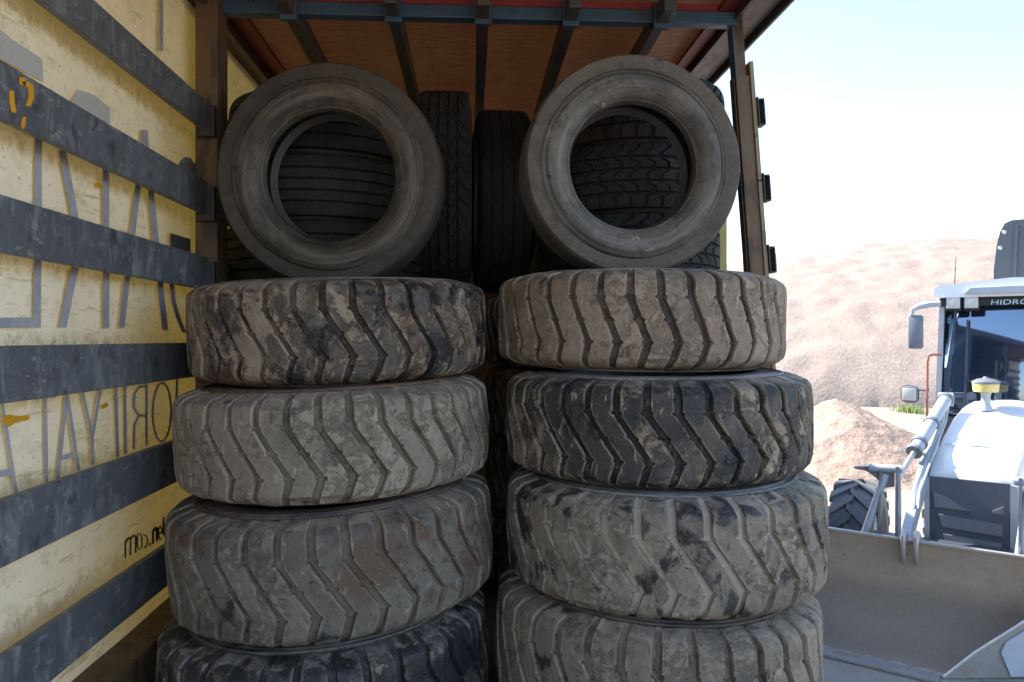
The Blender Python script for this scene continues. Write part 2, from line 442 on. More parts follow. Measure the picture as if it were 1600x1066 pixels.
road_mat2 = tyre_tread_mat('lorry_tread_dirt', 74, dust=(.02,.018,.017), dust_amt=.4, mud_amt=-.6, wet_amt=.3, groove_col=(.010,.010,.010), groove_mix=.85, rubber=(.007,.007,.007), chips=.0)
sm_dark = sidewall_mat('worn_flank', 90, rubber=(.035,.033,.031), dust=(.09,.08,.07), amt=.4)
G2 = 'lorry tyres standing upright with the hole towards us'
tyre('lorry_tyre', 'dark brown worn lorry tyre standing upright on the left stack, hole facing us', G2, (-.545, 3.02, 3.188), (R_(90+2.5), 0, R_(-3)), .438, .25,
     road_tread(.438, .25, seed=3), .258, stand_mat1, sm_stand1, 3)
tyre('lorry_tyre', 'lighter grey worn lorry tyre standing upright on the right stack, hole facing us', G2, (.632, 2.96, 3.226), (R_(90+1), 0, R_(2)), .432, .26,
     road_tread(.432, .26, seed=8), .250, stand_mat2, sm_stand2, 8)
G3 = 'lorry tyres lying flat behind the upright ones'
lay0 = None
for k, lab in enumerate(('dark ribbed lorry tyre at the bottom of the flat pile behind the left upright tyre',
                         'dark ribbed lorry tyre framed in the hole of the left upright tyre, mid pile',
                         'dark ribbed lorry tyre on top of the flat pile behind the left upright tyre')):
    loc = (-.725+.01*k, 3.75, 2.79+.145+.292*k); rot = (R_(.5), R_(.6*(k-1)), R_(40*k))
    if lay0 is None:
        lay0 = tyre('lorry_tyre', lab, G3, loc, rot, .475, .265, road_tread(.475, .265, 40, 'rib', .012, seed=12), .27, shaded_road_mat, sm_dark, 12)
    else: copy_tree(lay0, loc, rot)['label'] = lab
lay1 = None
for k, lab in enumerate(('block tread lorry tyre at the bottom of the flat pile behind the right upright tyre',
                         'block tread lorry tyre framed in the hole of the right upright tyre',
                         'lorry tyre on top of the flat pile behind the right upright tyre')):
    loc = (.790+.012*k, 3.70, 2.80+.16+.318*k); rot = (R_(-.5), 0, R_(65*k+14))
    if lay1 is None:
        lay1 = tyre('lorry_tyre', lab, G3, loc, rot, .455, .285, road_tread(.455, .285, 40, 'block', .013, seed=15), .26, shaded_road_mat, sm_dark, 15)
    else: copy_tree(lay1, loc, rot)['label'] = lab
G4 = 'lorry tyres standing edge on in the dark middle'
tyre('lorry_tyre', 'dusty lorry tyre standing edge on with blocky tread towards us, in the middle gap', G4, (-.135, 4.12, 2.80+.548), (R_(90), R_(3), R_(90)), .548, .255,
     road_tread(.548, .255, 44, 'block', .012, seed=21), .30, shaded_road_mat, sm_dark, 21)
tyre('lorry_tyre', 'black lorry tyre standing edge on with rounded shoulders, right of the dusty edge on one', G4, (.170, 4.16, 2.80+.505), (R_(90), R_(-4), R_(92)), .505, .295,
     road_tread(.505, .295, 44, 'rib', .008, seed=24, sh=.055), .29, road_mat2, sm_dark, 24)

# ------------------------------------------------------------------ trailer
XL, XR, Y0, Y1, ZF = -1.20, 1.29, -.3, 9.2, 1.25
trailer = empty('truck_trailer', (0, 0, 0))
tag(trailer, 'curtain sided truck trailer loaded with tyres, orange brown roof sheet, right side open', 'trailer')
rust_brown = paint_mat('rusty_brown_steel', (.15,.085,.042), (.075,.042,.024), .6, scale=9, rust=(.055,.035,.022), rust_amt=.5, bump=.3, stretch=(1,1,.3))
tan_steel = paint_mat('tan_painted_steel', (.30,.22,.13), (.18,.12,.07), .55, scale=10, rust=(.09,.05,.025), rust_amt=.35, bump=.2, stretch=(1,1,.4))
blue_steel = paint_mat('blue_painted_steel', (.05,.105,.16), (.025,.05,.075), .45, scale=8, rust=(.08,.05,.03), rust_amt=.25, bump=.2, stretch=(.4,1,1))
dark_steel = paint_mat('dark_steel', (.03,.03,.032), (.05,.04,.033), .5, scale=12, rust=(.07,.04,.025), rust_amt=.3)
red_trim = paint_mat('red_tarp_trim', (.28,.035,.03), (.16,.02,.02), .5, scale=8)
floor_mat = paint_mat('plywood_deck', (.11,.075,.045), (.06,.04,.026), .7, scale=7, stretch=(1,.1,1))

b = new(); box(b, XL-.04, XR+.04, Y0, Y1, ZF-.13, ZF-.004); obj('deck', b, floor_mat, trailer)
b = new(); box(b, -.5, -.38, Y0+.1, Y1-.1, ZF-.45, ZF-.134); box(b, .38, .5, Y0+.1, Y1-.1, ZF-.45, ZF-.134); obj('chassis_rail', b, dark_steel, trailer)
for y in (5.6, 6.8):
    for sx in (-1, 1):
        b = new(); lathe(b, [(-.15, .3), (-.16, .44), (-.12, .5), (.12, .5), (.16, .44), (.15, .3), (.05, .28), (.05, .05)], 40, 'X', (sx*.98, y, .5)); obj('wheel', b, LINER, trailer, True)
b = new(); box(b, XL-.04, XL+.12, Y0, 3.14, ZF, 1.505, .008); box(b, XL-.03, XL+.10, 3.4, Y1, ZF, 1.505, .008); obj('drop_side', b, rust_brown, trailer)
# left curtain: PVC sheet hanging in shallow folds
def curtain_mat():
    t = NT('cream_curtain_pvc')
    co = t.mapping(scale=(1, 1, .35))
    n = t.noise(2.2, 6, .65, co, .4); g = t.noise(14, 6, .7, t.mapping(scale=(1, .7, 1.2)), .2); sp = t.noise(70, 3, .7)
    hz = t.noise(9, 6, .75, t.mapping(scale=(1, .35, 3.2), loc=(0, 4, 2)), .15)
    c = t.mix(t.ramp(n, .35, .7, 0, .55), (.78,.72,.61), (.65,.585,.47))
    c = t.mix(t.ramp(g, .50, .72, 0, .55), c, (.42,.37,.28))
    c = t.mix(t.ramp(hz, .57, .67, 0, .65), c, (.20,.17,.13))
    c = t.mix(t.ramp(sp, .60, .70, 0, .6), c, (.20,.17,.12))
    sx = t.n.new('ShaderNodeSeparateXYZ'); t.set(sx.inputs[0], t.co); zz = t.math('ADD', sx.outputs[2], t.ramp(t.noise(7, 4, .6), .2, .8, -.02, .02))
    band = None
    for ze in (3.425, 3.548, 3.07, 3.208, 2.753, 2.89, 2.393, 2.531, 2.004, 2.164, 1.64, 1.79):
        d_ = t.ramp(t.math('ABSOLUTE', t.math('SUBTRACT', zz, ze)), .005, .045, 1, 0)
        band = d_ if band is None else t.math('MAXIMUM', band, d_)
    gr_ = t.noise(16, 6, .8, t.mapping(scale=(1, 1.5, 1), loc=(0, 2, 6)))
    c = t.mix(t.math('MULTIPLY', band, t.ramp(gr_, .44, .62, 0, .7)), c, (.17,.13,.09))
    bp = t.bump(t.noise(5, 4, .6, t.mapping(scale=(1, .6, 1))), .25, .02)
    d = t.bsdf(c, .55, 0, bp, .3)
    tr = t.n.new('ShaderNodeBsdfTranslucent')
    t.set(tr.inputs['Color'], t.mix(t.ramp(g, .5, .8, 0, .5), (.92,.62,.10), (.5,.32,.05)))
    mx = t.n.new('ShaderNodeMixShader'); mx.inputs[0].default_value = .036
    t.t.links.new(d, mx.inputs[1]); t.t.links.new(tr.outputs[0], mx.inputs[2])
    return t.done(mx.outputs[0])
def sheet(x, ya, yb, za, zb, ny, nz, amp, seed):
    b = new(); g = []
    for i in range(ny+1):
        y = ya+(yb-ya)*i/ny
        g.append([b.verts.new((x+amp*noise.noise((y*2.1, (za+(zb-za)*j/nz)*.35, seed)), y, za+(zb-za)*j/nz)) for j in range(nz+1)])
    for i in range(ny):
        for j in range(nz):
            b.faces.new((g[i][j], g[i+1][j], g[i+1][j+1], g[i][j+1]))
    return b
curtain = obj('side_curtain', sheet(XL-.011, Y0, Y1, ZF-.1, 4.02, 160, 24, .011, 3), curtain_mat(), trailer, True)

def flat_poly(bm, pix, X):
    vs = [bm.verts.new(on_wall(px, py, X)) for px, py in pix]
    bm.faces.new(vs)
def stroke(bm, pts, X, hw, vert=True):
    """ribbon through photo points, laid on the plane x = X; hw is its half width in photo pixels"""
    for (ax, ay), (bx, by) in zip(pts, pts[1:]):
        if abs(by-ay) >= abs(bx-ax)*.8: q = [(ax-hw, ay), (ax+hw, ay), (bx+hw, by), (bx-hw, by)]
        else: q = [(ax, ay-hw), (ax, ay+hw), (bx, by+hw), (bx, by-hw)]
        flat_poly(bm, q, X)
XW = XL+.002
letters = paint_mat('faded_grey_lettering', (.33,.32,.37), (.52,.48,.43), .6, scale=22, amt=.85)
faint = paint_mat('ghost_grey_lettering', (.52,.49,.45), (.58,.54,.46), .6, scale=10, amt=.5)
b = new()
stroke(b, [(60,212),(59,360),(58,512)], XW, 6); flat_poly(b, [(-30,497),(-30,513),(52,512),(52,496)], XW)
stroke(b, [(165,232),(166,370),(166,513)], XW, 5)
stroke(b, [(97,235),(114,322),(124,384),(98,512)], XW+.0012, 6)
stroke(b, [(226,203),(190,512)], XW+.0024, 4.5); stroke(b, [(226,203),(258,516)], XW+.0036, 4.5)
stroke(b, [(252,-60),(252,80)], XW, 3)
stroke(b, [(268,440),(271,470),(279,498),(288,520)], XW, 3.5)
flat_poly(b, [(276,266),(281,252),(289,245),(298,247),(306,258),(310,274)], XW)
obj('large_lettering', b, letters, curtain)
b = new()
flat_poly(b, [(-30,20),(20,62),(66,92),(68,128),(30,108),(-30,75)], XW)
flat_poly(b, [(112,158),(124,140),(150,150),(172,170),(172,196),(112,166)], XW)
obj('ghost_lettering', b, faint, curtain)
b = new()
stroke(b, [(4,632),(26,772)], XW, 2.6); stroke(b, [(-20,744),(18,738)], XW+.0012, 5)
stroke(b, [(71,622),(73,754)], XW, 2.6); stroke(b, [(55,622),(88,618)], XW+.0012, 3)
stroke(b, [(105,616),(90,750)], XW, 2.6); stroke(b, [(105,616),(123,735)], XW+.0012, 2.6); stroke(b, [(94,717),(120,709)], XW+.0024, 3.5)
stroke(b, [(129,614),(144,680),(145,726)], XW, 2.4); stroke(b, [(157,610),(145,680)], XW+.0012, 2.4)
stroke(b, [(181,604),(184,714)], XW, 2.3); stroke(b, [(195,602),(196,709)], XW, 2.3)
stroke(b, [(229,600),(229,696)], XW, 1.9); stroke(b, [(229,603),(217,605),(210,616),(209,636),(215,648),(229,651)], XW+.0012, 1.9); stroke(b, [(217,650),(210,664),(209,702)], XW+.0024, 1.9)
stroke(b, [(253+14.5*math.cos(a*math.pi/10), 644-6*math.cos(a*math.pi/10)*.3+46*math.sin(a*math.pi/10)) for a in range(21)], XW, 1.7)
stroke(b, [(277,590),(275,640)], XW, 1.7)
obj('small_lettering', b, letters, curtain)
b = new()
for x0, y0 in ((196,846),(204,842),(212,838)): stroke(b, [(x0,y0),(x0,y0+26)], XW, 1.3)
stroke(b, [(196,848),(200,841),(204,842),(208,837),(212,838)], XW+.0012, 2)
stroke(b, [(218+4*math.cos(a*math.pi/6), 846+13*math.sin(a*math.pi/6)) for a in range(13)], XW, 1.2)
stroke(b, [(224,836),(229,838),(231,846),(229,854),(224,856)], XW, 1.2)
flat_poly(b, [(233,849),(236,848),(236,852),(233,853)], XW)
stroke(b, [(239,828),(239,850)], XW, 1.8); stroke(b, [(245,824),(245,846)], XW, 1.8); stroke(b, [(239,829),(245,825)], XW+.0012, 3)
stroke(b, [(250.5+3.5*math.cos(a*math.pi/6), 833+10*math.sin(a*math.pi/6)) for a in range(2, 13)], XW, 1.6); stroke(b, [(247,834),(254,832)], XW+.0012, 1.6)
stroke(b, [(258.5+3.5*math.cos(a*math.pi/6), 829+9*math.sin(a*math.pi/6)) for a in range(13)], XW, 1.6); stroke(b, [(255.5,808),(255.5,836)], XW+.0012, 1.6)
obj('web_address_lettering', b, paint_mat('dark_lettering', (.05,.045,.04), rough=.6), curtain)
b = new(); flat_poly(b, [(266,364),(298,374),(298,396),(266,387)], XW); obj('dark_sticker', b, paint_mat('sticker_grey', (.10,.10,.10)), curtain)
orange = paint_mat('orange_marking_paint', (.75,.36,.02), (.6,.26,.01), .5, scale=20, amt=.5)
b = new()
flat_poly(b, [(5,651),(14,648),(30,650),(47,649),(46,656),(34,658),(24,661),(14,667),(8,664)], XW+.0005)
flat_poly(b, [(150,284),(156,286),(160,291),(155,296),(151,291)], XW+.0005)
flat_poly(b, [(158,634),(167,628),(170,634),(160,640)], XW+.0005)
obj('orange_paint_mark', b, orange, curtain)

# slats of the left side: loose planks resting in the posts' pockets
def slat_mat(i):
    t = NT('grey_slat_paint'); L = (i*3.1, i*1.9, i*.7)
    n = t.noise(2.0, 5, .6, t.mapping(loc=L, scale=(1,1,1)))
    st = t.noise(8, 6, .75, t.mapping(loc=L, scale=(1, 2.2, .8), rot=(R_(35), 0, 0)), .8)
    sc = t.noise(30, 4, .75, t.mapping(loc=L, scale=(1, .5, 1.2)), .6)
    c = t.mix(t.ramp(n, .3, .7, 0, .8), (.135,.139,.149), (.08,.083,.09))
    c = t.mix(t.ramp(st, .50, .66, 0, .65), c, (.28,.275,.265))
    c = t.mix(t.ramp(sc, .58, .68, 0, .5), c, (.40,.385,.36))
    c = t.mix(t.ramp(t.noise(18, 5, .7, t.mapping(loc=(L[0]+7,0,0))), .56, .66, 0, .75), c, (.05,.047,.045))
    return t.done(t.bsdf(c, t.ramp(st, .4, .7, .42, .6), 0, t.bump(st, .15, .006), .45))
G5 = 'grey slats across the left curtain'
SL = [(3.548, 3.425, 'topmost grey slat on the left wall, reaching up out of the picture'),
      (3.208, 3.070, 'grey slat on the left wall with a looped orange paint mark near its end'),
      (2.890, 2.753, 'grey slat crossing the large faded lettering, third from the top of the left wall'),
      (2.531, 2.393, 'grey slat running level just above the row of small lettering'),
      (2.164, 2.004, 'grey slat just below the row of small mirrored lettering'),
      (1.790, 1.640, 'lowest grey slat on the left wall, just above the brown drop side')]
for i, (zt, zb, lab) in enumerate(SL):
    b = new(); box(b, -1.134, -1.108, Y0+.02, 3.19, zb, zt, .004)
    root = empty('side_slat', (0, 0, 0)); tag(root, lab, 'slat', G5)
    obj('board', b, slat_mat(i), root)
    if i == 1:
        b = new(); X = -1.1068
        stroke(b, [(18,142),(19,160),(22,176)], X, 4); stroke(b, [(30,126),(40,128),(47,136)], X+.0012, 6); stroke(b, [(48,132),(49,152),(44,166)], X, 4.5)
        flat_poly(b, [(35,184),(41,182),(40,196),(36,203),(32,196)], X)
        obj('orange_paint_mark', b, orange, root)
# second bay beyond the left post
G6 = 'slats of the shaded second bay beyond the left post'
for i in range(6):
    zt, zb, _ = SL[i]
    o = obj('side_slat', (lambda bb: (box(bb, -1.134, -1.108, 3.36, 6.2, zb, zt, .004), bb)[1])(new()), slat_mat(i+9))
    tag(o, 'dark grey slat in the shaded bay beyond the rusty left post', 'slat', G6)

# posts
b = new(); box(b, -1.165, -1.072, 3.20, 3.34, ZF, 4.02, .006); obj('corner_post', b, rust_brown, trailer)
b = new()
for zt, zb, _ in SL:
    b = new(); box(b, -1.150, -1.072, 3.165, 3.199, zb-.03, zt-.02, .003); obj('slat_pocket', b, dark_steel, trailer)
# hanging right post, leaning outwards
rp = Matrix.Translation((1.215, 3.3, 4.0)) @ Matrix.Rotation(R_(-4.3), 4, 'Y')
# local z runs down the leaning post
def postbox(bm, x0, x1, y0, y1, z0, z1, bev=.003): box(bm, x0, x1, y0, y1, z0, z1, bev, rp)
b = new(); postbox(b, -.022, .022, .0, .07, -2.76, .04); postbox(b, -.034, .030, -.012, -.001, -2.76, -.262); postbox(b, -.042, -.035, 0, .05, -2.76, -.262)
side_post = obj('side_post', b, rust_brown, trailer)
b = new(); postbox(b, .0305, .050, -.02, .06, -.74, -.20); postbox(b, .0305, .050, -.02, .06, -2.7, -.744); obj('tan_edge_strip', b, tan_steel, side_post)
b = new(); postbox(b, -.032, -.0225, -.006, .06, -.262, -.01); obj('blue_web', b, blue_steel, side_post)
for k, zc in enumerate((-.43, -.775, -1.10)):
    b = new()
    postbox(b, .051, .057, -.03, .03, zc-.066, zc+.066, .002); postbox(b, .0575, .083, -.03, .03, zc+.050, zc+.057, .002); postbox(b, .0575, .083, -.03, .03, zc-.064, zc-.057, .002); postbox(b, .077, .084, -.03, .03, zc-.0565, zc+.0495, .002)
    obj('slat_pocket', b, dark_steel, side_post)
b = new(); box(b, 1.29, 1.335, 3.78, 3.84, ZF, 3.3, .004); obj('yellow_stake', b, paint_mat('yellow_paint', (.42,.33,.09), (.3,.22,.05), .5), trailer)

# roof: sheet, ribs, header, rails
def roof_mat():
    t = NT('roof_tarp')
    w = t.noise(5, 4, .6, t.mapping(scale=(.7, 4.5, 1)), 1.2); n = t.noise(3, 6, .65)
    c = t.mix(t.ramp(n, .35, .7), (.27,.165,.11), (.15,.072,.045))
    c = t.mix(t.ramp(t.noise(20, 5, .7), .55, .8, 0, .5), c, (.13,.085,.05))
    c = t.mix(t.ramp(t.noise(1.6, 7, .7, t.mapping(loc=(6, 2, 0))), .5, .66, 0, .6), c, (.34,.27,.21))
    c = t.mix(t.ramp(t.noise(4, 7, .75, t.mapping(scale=(1, .3, 1), loc=(1, 8, 0))), .54, .66, 0, .75), c, (.07,.032,.022))
    d = t.bsdf(c, .5, 0, t.bump(w, 1.0, .06), .4)
    tr = t.n.new('ShaderNodeBsdfTranslucent'); t.set(tr.inputs['Color'], t.mix(w, (.52,.19,.06), (.36,.11,.03))); t.set(tr.inputs['Normal'], t.bump(w, .9, .05))
    mx = t.n.new('ShaderNodeMixShader'); mx.inputs[0].default_value = .022
    t.t.links.new(d, mx.inputs[1]); t.t.links.new(tr.outputs[0], mx.inputs[2])
    return t.done(mx.outputs[0])
ZR = 4.055
b = new(); g = []
for i in range(81):
    y = Y0+.35+(Y1-Y0-.35)*i/80
    g.append([b.verts.new((XL+.07+(XR-XL-.14)*j/48, y, ZR+.004*noise.noise((j*.35, y*3.1, 2))+.012*abs(math.sin((XL+.07+(XR-XL-.14)*j/48+.786)*math.pi/.407)))) for j in range(49)])
for i in range(80):
    for j in range(48): b.faces.new((g[i][j], g[i+1][j], g[i+1][j+1], g[i][j+1]))
roof = obj('roof_sheet', b, roof_mat(), trailer, True)
b = new(); box(b, XL+.075, XL+.17, Y0+.36, Y1, ZR-.03, ZR-.008); obj('red_trim', b, red_trim, roof)
b = new(); box(b, XR-.17, XR-.075, Y0+.36, Y1, ZR-.03, ZR-.008); obj('red_trim', b, red_trim, roof)
b = new(); box(b, XL+.176, XR-.176, 3.276, 3.33, 4.023, 4.052); obj('red_trim', b, red_trim, roof)
b = new(); box(b, -1.08, 1.20, 3.27, 3.33, 3.963, 4.020, .004); header = obj('header_beam', b, blue_steel, trailer)
b = new()
for x in [-.95+.19*k for k in range(11)]: lathe(b, [(-.006, .011), (-.005, .011), (0, .011)], 8, 'Y', (x, 3.268, 4.0+.01*math.sin(x*31))); 
obj('bolt', b, tan_steel, header)
rib_mat = paint_mat('roof_rib_steel', (.06,.075,.08), (.10,.05,.03), .45, scale=7, rust=(.13,.06,.03), rust_amt=.5, stretch=(1,.25,1))
for x in (-.786, -.335, .055, .443, .85):
    b = new(); box(b, x-.027, x+.027, 3.10, Y1-.1, 3.945, 4.03, .004)
    rib = obj('roof_rib', b, rib_mat, trailer)
    b = new(); box(b, x-.037, x+.037, 3.235, 3.268, 3.925, 4.04, .004); obj('bracket', b, blue_steel, rib)
rail = paint_mat('cant_rail_alloy', (.075,.06,.05), (.05,.035,.03), .45, scale=6, rust=(.10,.05,.03), rust_amt=.3, stretch=(1,.3,1))
b = new(); box(b, XR-.06, XR+.05, Y0, Y1, 4.0, 4.16, .006); box(b, XR+.055, XR+.07, Y0, Y1, 3.965, 4.12, .003); box(b, XR-.1, XR-.064, Y0, Y1, 3.985, 4.02, .003); obj('cant_rail', b, rail, trailer)
b = new(); box(b, XL-.05, XL+.06, Y0, Y1, 4.0, 4.16, .006); box(b, XL+.061, XL+.09, Y0, Y1, 3.965, 4.02, .003); obj('cant_rail', b, rail, trailer)
b = new(); box(b, XL, XR, Y0, Y0+.1, 3.98, 4.16, .006); obj('rear_header', b, rail, trailer)
b = new(); box(b, XL-.03, XR+.03, Y1+.004, Y1+.06, ZF-.1, 4.16); obj('bulkhead', b, rust_brown, trailer)
obj('side_curtain', sheet(XR+.02, 5.0, Y1, ZF-.1, 4.0, 60, 16, .03, 8), paint_mat('light_block_curtain_pvc', (.05,.07,.12), rough=.5), trailer, True)  # unseen right curtain, added to keep daylight out of the far bay

# ------------------------------------------------------------------ ground and heaps
def ground_mat():
    t = NT('dusty_ground')
    n = t.noise(.35, 6, .65); f = t.noise(6, 6, .7); s = t.voronoi(22)
    c = t.mix(t.ramp(n, .35, .65), (.33,.27,.22), (.27,.22,.18))
    c = t.mix(t.ramp(f, .5, .75, 0, .6), c, (.22,.19,.165))
    c = t.mix(t.ramp(s, .0, .25, .5, 0), c, (.46,.42,.37))
    return t.done(t.bsdf(c, .95, 0, t.bump(t.math('ADD', f, t.math('MULTIPLY', s, .4)), .5, .03), .2))
b = new(); S = 900; n = 12
vs = [[b.verts.new((-S+2*S*i/n, -S+2*S*j/n, 0)) for j in range(n+1)] for i in range(n+1)]
for i in range(n):
    for j in range(n): b.faces.new((vs[i][j], vs[i+1][j], vs[i+1][j+1], vs[i][j+1]))
tag(obj('ground', b, ground_mat()), kind='structure')

def gravel_mat(name, a, bcol, c2, sc, bs=.5):
    t = NT(name)
    n = t.noise(.25*sc, 5, .6, None, .4); f = t.noise(3.2*sc, 6, .75); v = t.voronoi(4.5*sc); v2 = t.voronoi(4.5*sc, out=1)
    c = t.mix(t.ramp(n, .35, .65), a, bcol)
    c = t.mix(t.ramp(f, .48, .75, 0, .5), c, c2)
    c = t.mix(t.ramp(t.noise(14*sc, 4, .7), .5, .75, 0, .5), c, c2)
    bw = t.n.new('ShaderNodeRGBToBW'); t.t.links.new(v2, bw.inputs[0])
    c = t.mix(t.ramp(bw.outputs[0], .2, .9, .0, .45), c, tuple(min(1, x*1.35) for x in a))
    return t.done(t.bsdf(c, .95, 0, t.bump(t.math('ADD', t.math('MULTIPLY', f, 1.0), t.math('MULTIPLY', v, .5)), bs, .16/sc), .1))

def heap(name, cx, cy, hx, hy, nx, ny, hfun, mat):
    b = new(); g = []
    for i in range(nx+1):
        row = []
        for j in range(ny+1):
            x = cx-hx+2*hx*i/nx; y = cy-hy+2*hy*j/ny
            row.append(b.verts.new((x, y, hfun(x, y))))
        g.append(row)
    for i in range(nx):
        for j in range(ny):
            q = (g[i][j], g[i+1][j], g[i+1][j+1], g[i][j+1])
            if max(v.co.z for v in q) > -.05: b.faces.new(q)
    for v in [v for v in b.verts if not v.link_faces]: b.verts.remove(v)
    return obj(name, b, mat, None, True)
def fb(x, y, s, o=5):
    return noise.fractal((x*s, y*s, 1.7), 1.0, 2.0, o)
def big_h(x, y):
    u = (x-30)/34; v = (y-46)/22
    d = math.sqrt(u*u+v*v)
    base = 10.2*max(0, 1-d)**.62 if d < 1 else -2*(d-1)
    base = min(base, 8.5+.35*u*2)+.0
    return base*(1) + .2*fb(x, y, .16) + .12*fb(x, y, 1.1, 4) - .25
o = heap('gravel_heap', 30, 46, 36, 24, 260, 200, big_h, gravel_mat('pale_gravel', (.325,.252,.206), (.315,.245,.2), (.26,.20,.162), 1.9, .30))
tag(o, 'huge pale beige gravel heap rising behind the loader against the white sky', 'gravel heap')
def small_h(x, y):
    d = math.sqrt(((x-7.5)/2.55)**2+((y-14.8)/2.9)**2)
    base = 1.36*max(0, 1-d)**.9 if d < 1 else -.6*(d-1)
    return base + .10*fb(x, y, .9)*(1 if d < 1 else max(0, 2-d)) + .03*fb(x, y, 5, 3) - .03
o = heap('sand_heap', 7.5, 14.8, 3.6, 4.0, 170, 170, small_h, gravel_mat('brown_sand', (.36,.262,.205), (.315,.222,.168), (.25,.175,.132), 3.6, .6))
tag(o, 'low reddish brown sand heap on the ground between the right stack and the loader', 'sand heap')
gm = paint_mat('grass_green', (.22,.30,.07), (.30,.34,.12), .6, scale=20)
b = new(); rg = random.Random(4)
for k in range(300):
    x = 15.0+rg.gauss(0, .17); y = 24.4+rg.gauss(0, .3); h = rg.uniform(.10, .34); a = rg.uniform(0, 6.28); w = .014
    l = Vector((rg.uniform(-.15, .15), rg.uniform(-.15, .15), 0)); d = Vector((math.cos(a)*w, math.sin(a)*w, 0)); p = Vector((x, y, 0))
    v = [b.verts.new(p-d), b.verts.new(p+d), b.verts.new(p+d*.6+l*.5+Vector((0,0,h*.6))), b.verts.new(p+l+Vector((0,0,h))), b.verts.new(p-d*.6+l*.5+Vector((0,0,h*.6)))]
    b.faces.new(v)
tag(obj('grass_tuft', b, gm), 'small bright green grass tuft at the foot of the gravel heap', 'grass', kind='stuff')

# ------------------------------------------------------------------ backhoe loader
TH = R_(40)
ex = Vector((math.cos(TH), -math.sin(TH), 0)); by = Vector((math.sin(TH), math.cos(TH), 0))
LO = ex*(-.7)+by*7.12
loader = empty('backhoe_loader', LO, (0, 0, -TH))
tag(loader, 'white backhoe loader with dark windscreen and brown steel bucket, facing the trailer', 'backhoe loader')
def S(u, w): return u+.2*(w-1.05)
white = paint_mat('white_paint', (.80,.80,.78), (.74,.74,.72), .32, scale=3, amt=.3, spec=.5, bump=.02)
lgrey = paint_mat('light_grey_paint', (.42,.45,.50), (.32,.345,.385), .4, scale=9, amt=.6, bump=.06)
mgrey = paint_mat('mid_grey_paint', (.20,.215,.24), (.14,.15,.17), .4, scale=9, amt=.6)
dgrey = paint_mat('dark_grey_paint', (.07,.076,.092), (.05,.055,.066), .45, scale=8)
black = paint_mat('black_plastic', (.02,.021,.024), rough=.45)
def bucket_material():
    t = NT('worn_bucket_steel')
    n = t.noise(3, 6, .65, t.mapping(scale=(.5, 1, 1)), .3); f = t.noise(26, 5, .7); sc = t.noise(14, 6, .75, t.mapping(scale=(2.5, .3, .3)))
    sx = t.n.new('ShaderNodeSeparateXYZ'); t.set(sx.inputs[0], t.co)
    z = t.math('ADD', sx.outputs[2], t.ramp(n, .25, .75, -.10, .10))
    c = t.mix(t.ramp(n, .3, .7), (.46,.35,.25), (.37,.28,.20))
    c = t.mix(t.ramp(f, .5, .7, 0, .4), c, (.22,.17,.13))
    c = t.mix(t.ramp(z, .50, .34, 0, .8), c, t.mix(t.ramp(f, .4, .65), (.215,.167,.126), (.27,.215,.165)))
    c = t.mix(t.ramp(sc, .60, .68, 0, .55), c, (.42,.38,.33))
    c = t.mix(t.ramp(t.noise(7, 6, .7, t.mapping(loc=(5, 1, 2))), .60, .68, 0, .6), c, (.26,.155,.095))
    z2 = t.math('ADD', sx.outputs[1], t.ramp(t.noise(9, 5, .7), .3, .7, -.05, .05))
    c = t.mix(t.ramp(z2, -.69, -.71, 0, .9), c, (.45,.37,.30))
    return t.done(t.bsdf(c, t.ramp(f, .3, .7, .5, .7), .1, t.bump(t.math('ADD', f, n), .3, .008), .4))
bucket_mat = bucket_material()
scraped_steel = paint_mat('scraped_steel', (.37,.285,.21), (.24,.185,.14), .55, metal=.15, scale=3.2, amt=.9, rust=(.27,.19,.13), rust_amt=.3, bump=.25, stretch=(.5,1,1))
bright_steel = paint_mat('bright_worn_steel', (.50,.47,.43), (.38,.35,.31), .4, metal=.5, scale=8)
grey_plate = paint_mat('grey_scuffed_plate', (.30,.28,.265), (.22,.20,.185), .5, metal=.2, scale=5, amt=.8, rust=(.24,.16,.11), rust_amt=.35, bump=.2)
def glass_mat():
    t = NT('dark_cab_glass')
    d = t.bsdf((.016,.028,.05), .06, 0, None, .8)
    gl = t.n.new('ShaderNodeBsdfGlossy'); gl.inputs['Roughness'].default_value = .03; gl.inputs['Color'].default_value = (.50,.62,.80,1)
    mx = t.n.new('ShaderNodeMixShader'); mx.inputs[0].default_value = .26
    t.t.links.new(d, mx.inputs[1]); t.t.links.new(gl.outputs[0], mx.inputs[2]); return t.done(mx.outputs[0])
glass = glass_mat()
# bucket
prof = [(-.75, .02), (-.45, .0), (-.22, .035), (-.07, .14), (.0, .30), (.025, .48), (.02, .66), (.0, .80)]
UL, UR = -1.18, .92
def bw(i):
    return prof[i]
b = new(); th = .018
nn = len(prof); front = []; back = []
for i, (w, z) in enumerate(prof):
    t = z/.80
    uR = -.036+(UR+.036)*min(1, max(t, (w+.75)/.75))
    p0, p1 = prof[max(i-1, 0)], prof[min(i+1, nn-1)]
    d = Vector((p1[0]-p0[0], p1[1]-p0[1])).normalized(); nx, nz = d.y, -d.x
    us = [UL+(uR-UL)*k/24 for k in range(25)]
    front.append([b.verts.new((u, w+.004*noise.noise((u*2, z*3, 4)), z)) for u in us]); back.append([b.verts.new((u, w+nx*th, z+nz*th)) for u in us])
for i in range(nn-1):
    for k in range(24):
        b.faces.new((front[i][k], front[i][k+1], front[i+1][k+1], front[i+1][k])); b.faces.new((back[i][k+1], back[i][k], back[i+1][k], back[i+1][k+1]))
